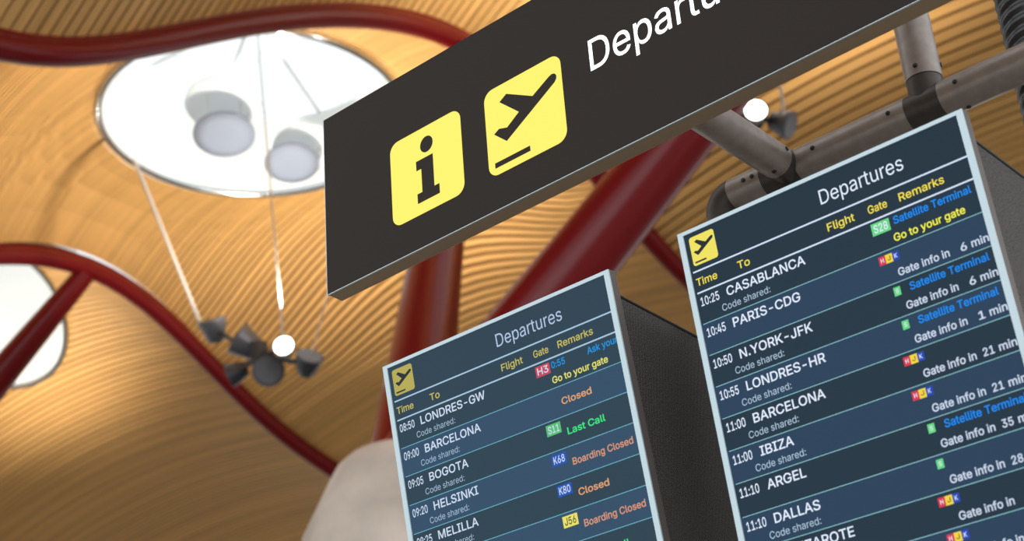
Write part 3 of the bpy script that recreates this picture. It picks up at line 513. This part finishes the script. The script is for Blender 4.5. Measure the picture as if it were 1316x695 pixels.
# ---------------------------------------------------------------- departure screens
BEZ = mat('pale_blue_grey_bezel', (0.56, 0.66, 0.70, 1), 0.5, spec=0.2)
BEZS = mat('grey_brown_bezel_side', (0.15, 0.125, 0.115, 1), 0.5, spec=0.2)
MESHC = mat('black_mesh_fabric', (0.045, 0.042, 0.040, 1), 0.85, spec=0.15)
nt = MESHC.node_tree; p_ = nt.nodes['Principled BSDF']
tc = nt.nodes.new('ShaderNodeTexCoord'); mp = nt.nodes.new('ShaderNodeMapping'); mp.inputs['Rotation'].default_value = (math.radians(20), 0, 0)
vo = nt.nodes.new('ShaderNodeTexVoronoi'); vo.feature = 'F1'; vo.inputs['Scale'].default_value = 270; vo.inputs['Randomness'].default_value = 0.15
cr = nt.nodes.new('ShaderNodeValToRGB'); cr.color_ramp.elements[0].position = 0.35; cr.color_ramp.elements[1].position = 0.6
cr.color_ramp.elements[0].color = (0.016, 0.015, 0.014, 1); cr.color_ramp.elements[1].color = (0.27, 0.245, 0.225, 1)
nt.links.new(tc.outputs['Object'], mp.inputs['Vector']); nt.links.new(mp.outputs['Vector'], vo.inputs['Vector'])
nt.links.new(vo.outputs['Distance'], cr.inputs['Fac']); nt.links.new(cr.outputs['Color'], p_.inputs['Base Color'])
PIPING = mat('black_seam_piping', (0.012, 0.012, 0.013, 1), 0.6)
BRK = mat('black_bracket_steel', (0.03, 0.03, 0.03, 1), 0.5)

def glow(name, c, s=1.0):
    return mat(name, (0.006, 0.006, 0.008, 1), 0.4, spec=0.03, emit=c, strength=s)
def palette(tag, P):
    return {k: glow(tag+'_'+k, srgb(*v)) for k, v in P.items()}
PL = palette('dim', dict(head=(45, 66, 80), dark=(44, 66, 79), light=(50, 78, 102), line=(168, 200, 224), thin=(112, 184, 204), white=(205, 220, 240), title=(176, 198, 226), small=(160, 185, 210), yhead=(196, 186, 92),
     yel=(226, 226, 110), icon=(180, 170, 86), glyph=(38, 48, 46), blue=(22, 146, 224), orange=(222, 160, 112), salmon=(214, 150, 120), green=(60, 232, 128), bred=(196, 70, 92), bgreen=(84, 190, 116), bblue=(34, 84, 184), byel=(232, 226, 100), bdark=(50, 60, 60)))  # farther screen: viewing-angle fade and glass haze are put into these colours
PR = palette('bright', dict(head=(33, 50, 62), dark=(34, 52, 65), light=(41, 65, 88), line=(212, 228, 248), thin=(140, 196, 204), white=(226, 236, 254), title=(226, 236, 252), small=(176, 200, 220), yhead=(244, 224, 74),
     yel=(244, 244, 70), icon=(240, 226, 96), glyph=(36, 44, 46), blue=(16, 138, 244), info=(206, 218, 238), bred=(214, 58, 82), bgreen=(104, 214, 132), bblue=(40, 72, 178), byel=(240, 212, 60), bdark=(70, 70, 60)))

W_, H_ = 0.6292, 1.118
INS, VI = 0.0125, 0.0077
PIT, TOPR = 0.064, 0.1315
DB = 0.022
def screen(name, TL, Xa, U, label, P, rows, tilt):
    N = Vector(U).cross(Vector(Xa)) ; Xa = Vector(Xa).normalized(); U = Vector(U).normalized(); N = U.cross(Xa).normalized()
    org = Vector(TL)+Vector((0, 0, CZ))+Xa*(W_/2)-U*H_
    M = Matrix((Xa, N, U)).transposed().to_4x4(); M.translation = org
    t = empty(name, label=label, category='screen', group='tilted departure screens', M=M)
    X = lambda u: u-W_/2
    Z = lambda v: H_-v
    # bezel: four bars, pale front and brown sides
    fr = MB()
    for x0, x1, z0, z1 in ((0, INS, 0, H_), (W_-INS, W_, 0, H_), (INS, W_-INS, 0, VI), (INS, W_-INS, H_-VI, H_)):
        fr.box(X(x0), X(x1), 0.0, 0.004, H_-z1, H_-z0, BEZ)
    fr.build('bezel', t, label='pale blue-grey front bezel')
    ca_ = MB()
    for x0, x1, z0, z1 in ((0, 0.006, 0, H_), (W_-0.006, W_, 0, H_), (0.006, W_-0.006, 0, 0.006), (0.006, W_-0.006, H_-0.006, H_)):
        ca_.box(X(x0), X(x1), 0.004, 0.027, H_-z1, H_-z0, BEZS)
    ca_.box(X(0.006), X(W_-0.006), 0.022, 0.027, 0.006, H_-0.006, BEZS)
    ca_.build('casing', t, label='grey-brown casing side')
    # cover of mesh fabric behind, its top level although the screen leans
    c, s = math.cos(tilt), math.sin(tilt); D = 0.40
    def cov(e): return (0.027+e*c, -e*s)
    cv = MB(); xa, xb = 0.007, W_-0.007; vt = 0.050
    prof = [(cov(0)[0], H_-vt), (cov(D)[0], H_-vt+cov(D)[1]), (cov(D)[0], 0.02), (0.027, 0.02)]
    n_ = 4
    Vv = [(X(x), y, z) for x in (xa, xb) for y, z in prof]
    cv.add(Vv, [(0, 1, 2, 3), (7, 6, 5, 4), (0, 4, 5, 1), (1, 5, 6, 2), (2, 6, 7, 3), (3, 7, 4, 0)], MESHC)
    co = cv.build('mesh_cover', t, label='black mesh fabric cover')
    for x in (xa, xb):
        pp = MB()
        pts = [(X(x), prof[0][0]+0.003, prof[0][1]), (X(x), prof[1][0], prof[1][1])]
        pp.tube(pts, 0.0032, PIPING, n=8)
        pp.tube([(X(x), 0.030, H_-vt), (X(x), 0.030, 0.02)], 0.0028, PIPING, n=8)
        pp.build('seam_piping', co)
    # screen panel with header and row bands
    sc = MB(); yS = 0.003
    x0, x1 = INS-0.002, W_-INS+0.002
    def band(v0, v1, m, y=yS, a=x0, b_=x1): sc.add([(X(a), y, Z(v1)), (X(b_), y, Z(v1)), (X(b_), y, Z(v0)), (X(a), y, Z(v0))], [(0, 1, 2, 3)], m)
    band(VI-0.001, TOPR, P['head'])
    v = TOPR; i = 0
    while v < H_-VI:
        band(v, min(v+PIT, H_-VI+0.001), P['dark'] if i % 2 == 0 else P['light']); v += PIT; i += 1
    for vv, h_ in ((0.0876, 0.0032), (0.1315, 0.0032)): band(vv-h_/2, vv+h_/2, P['line'], yS-0.0003, INS+0.005)
    v = TOPR+PIT
    while v < H_-VI-0.01:
        band(v-0.0007, v+0.0007, P['thin'], yS-0.0003, INS+0.004); v += PIT
    so = sc.build('screen_panel', t, label='dark blue lit screen')
    yT = yS-0.0005
    ic = MB(); ic.poly(rrect(X(0.0225), X(0.0815), Z(0.0765), Z(0.0165), 0.006), yT, P['icon'])
    k = 0.059/0.2193
    f = lambda u, v: (X(0.0225+(u-0.5111)*k), Z(0.0165+(v-0.1752)*0.060/0.2194))
    ic.poly([f(*q) for q in PLANE], yT-0.0003, P['glyph'])
    ic.poly([f(*q) for q in [(0.5295, 0.3645), (0.6295, 0.3645), (0.6295, 0.3775), (0.5295, 0.3775)]], yT-0.0003, P['glyph'])
    ic.build('aeroplane_icon', t, label='small yellow icon with a departing aeroplane')
    hd = MB()
    put_text(hd, 'Departures', X(0.319), Z(0.0625), 0.0285, P['title'], yT, X(0.4955))
    hd.build('title', t)
    for s_, a, b_ in (('Time', 0.0205, 0.0695), ('To', 0.118, 0.146), ('Flight', 0.3205, 0.3785), ('Gate', 0.4075, 0.447), ('Remarks', 0.472, 0.563)):
        hd = MB(); put_text(hd, s_, X(a), Z(0.1175), 0.0150, P['yhead'], yT, X(b_), bold=0.02); hd.build('column_heading', t)
    Vb, Fb, wb = text_mesh('BARCELONA', DB); KX = (0.240-0.082)/wb/0.0178
    for i, rw in enumerate(rows):
        v = TOPR+PIT*i
        def piece(name, s_, a, base, cap, col, b_=None, **kw):
            m = MB(); put_text(m, s_, X(a), Z(v+base), cap, P[col], yT, X(b_) if b_ else None, **kw); m.build(name, t)
        if rw.get('t'): piece('departure_time', rw['t'], 0.0215, 0.0280, 0.0170, 'white', 0.0645, bold=0.02)
        if rw.get('d'): piece('destination', rw['d'], 0.0825, 0.0280, 0.0178, 'white', kx=KX, bold=DB)
        if rw.get('c'): piece('code_note', 'Code shared:', 0.066, 0.0540, 0.0135, 'small', 0.176)
        for s_, a, b_, base, colr in rw.get('r', []): piece('remark', s_, a, base, 0.0140, colr, b_, bold=0.028)
        for s_, a, b_, colr, tcol in rw.get('g', []):
            va, vb = (0.0065, 0.0300) if b_-a > 0.03 else (0.0075, 0.0240)
            m = MB(); m.poly([(X(a), Z(v+vb)), (X(b_), Z(v+vb)), (X(b_), Z(v+va)), (X(a), Z(v+va))], yT, P[colr])
            bo = m.build('gate_badge', t)
            pad = 0.0045 if len(s_) > 1 else 0.0038
            m = MB(); put_text(m, s_, X(a+pad), Z(v+vb-0.0045), vb-va-0.0085, P[tcol], yT-0.0003, X(b_-pad), bold=0.02); m.build('gate_lettering', bo)
    # bracket between cover and frame
    return t, M, D
GB = lambda s_, col, tc_='white': [(s_, 0.4055, 0.4430, col, tc_)]
HJK = [('H', 0.4050, 0.4185, 'bred', 'white'), ('J', 0.4185, 0.4325, 'byel', 'bdark'), ('K', 0.4325, 0.4460, 'bblue', 'white')]
S1 = [('S', 0.4190, 0.4325, 'bgreen', 'white')]
lrows = [
 dict(t='08:50', d='LONDRES-GW', c=1, g=GB('H3', 'bred'), r=[('0:55', 0.447, 0.4825, 0.0225, 'blue'), ('Ask your', 0.540, 0.6165, 0.0225, 'blue'), ('Go to your gate', 0.443, 0.5855, 0.0540, 'yel')]),
 dict(t='09:00', d='BARCELONA', c=1, r=[('Closed', 0.456, 0.5325, 0.0395, 'orange')]),
 dict(t='09:05', d='BOGOTA', c=1, g=GB('S11', 'bgreen'), r=[('Last Call', 0.457, 0.5525, 0.0395, 'green')]),
 dict(t='09:20', d='HELSINKI', c=1, g=GB('K68', 'bblue'), r=[('Boarding Closed', 0.456, 0.6065, 0.0395, 'salmon')]),
 dict(t='09:25', d='MELILLA', c=1, g=GB('K80', 'bblue'), r=[('Closed', 0.456, 0.5325, 0.0395, 'orange')]),
 dict(g=GB('J56', 'byel', 'bdark'), r=[('Boarding Closed', 0.456, 0.6065, 0.0395, 'salmon')]),
 dict(r=[('Last Call', 0.457, 0.5525, 0.0395, 'green')])]
def info(n): 
    r = [('Gate info in', 0.436, 0.5385, 0.0540, 'info'), ('min', 0.5815, 0.6145, 0.0540, 'info')]
    if n: r.append((n, 0.5605 if len(n) == 1 else 0.5515, 0.5725, 0.0540, 'info'))
    return r
SAT = [('Satellite Terminal', 0.451, 0.6065, 0.0225, 'blue')]
rrows = [
 dict(t='10:25', d='CASABLANCA', c=1, g=GB('S28', 'bgreen'), r=SAT+[('Go to your gate', 0.444, 0.5865, 0.0540, 'yel')]),
 dict(t='10:45', d='PARIS-CDG', g=HJK, r=info('6')),
 dict(t='10:50', d='N.YORK-JFK', c=1, g=S1, r=SAT+info('6')),
 dict(t='10:55', d='LONDRES-HR', c=1, g=S1, r=SAT+info('1')),
 dict(t='11:00', d='BARCELONA', c=1, g=HJK, r=info('21')),
 dict(t='11:00', d='IBIZA', c=1, g=HJK, r=info('21')),
 dict(t='11:10', d='ARGEL', g=S1, r=SAT+info('35')),
 dict(t='11:10', d='DALLAS', c=1, g=S1, r=info('28')),
 dict(d='LANZAROTE', g=HJK, r=info('4')),
 dict(g=HJK, r=info(None))]
s1, M1, D1 = screen('departure_screen', (-2.451, 2.546, 1.636), (1.0, 0.027, 0.002), (0.002, -0.151, 0.989),
       'smaller-looking farther departure screen headed by the 08:50 flight to LONDRES-GW', PL, lrows, math.radians(8.68))
s2, M2, D2 = screen('departure_screen', (-1.644, 2.559, 1.641), (1.0, -0.010, -0.014), (0.012, -0.137, 0.991),
       'larger nearer departure screen headed by the 10:25 flight to CASABLANCA', PR, rrows, math.radians(7.86))
# hangers tying the covers to the frame, behind the screens
def hanger(t, M, pts):
    inv = M.inverted(); m = MB(); m.tube([inv @ Vector(p) for p in pts], 0.014, BRK, n=10); m.build('hanger_bracket', t)
hanger(s1, M1, [(-1.92, 2.92, 1.02+CZ), (-1.84, 2.92, 1.02+CZ), (fx-0.03, PY, 1.02+CZ)])
hanger(s2, M2, [(-1.575, 2.91, 1.50+CZ), (-1.575, 2.91, 1.865+CZ)])
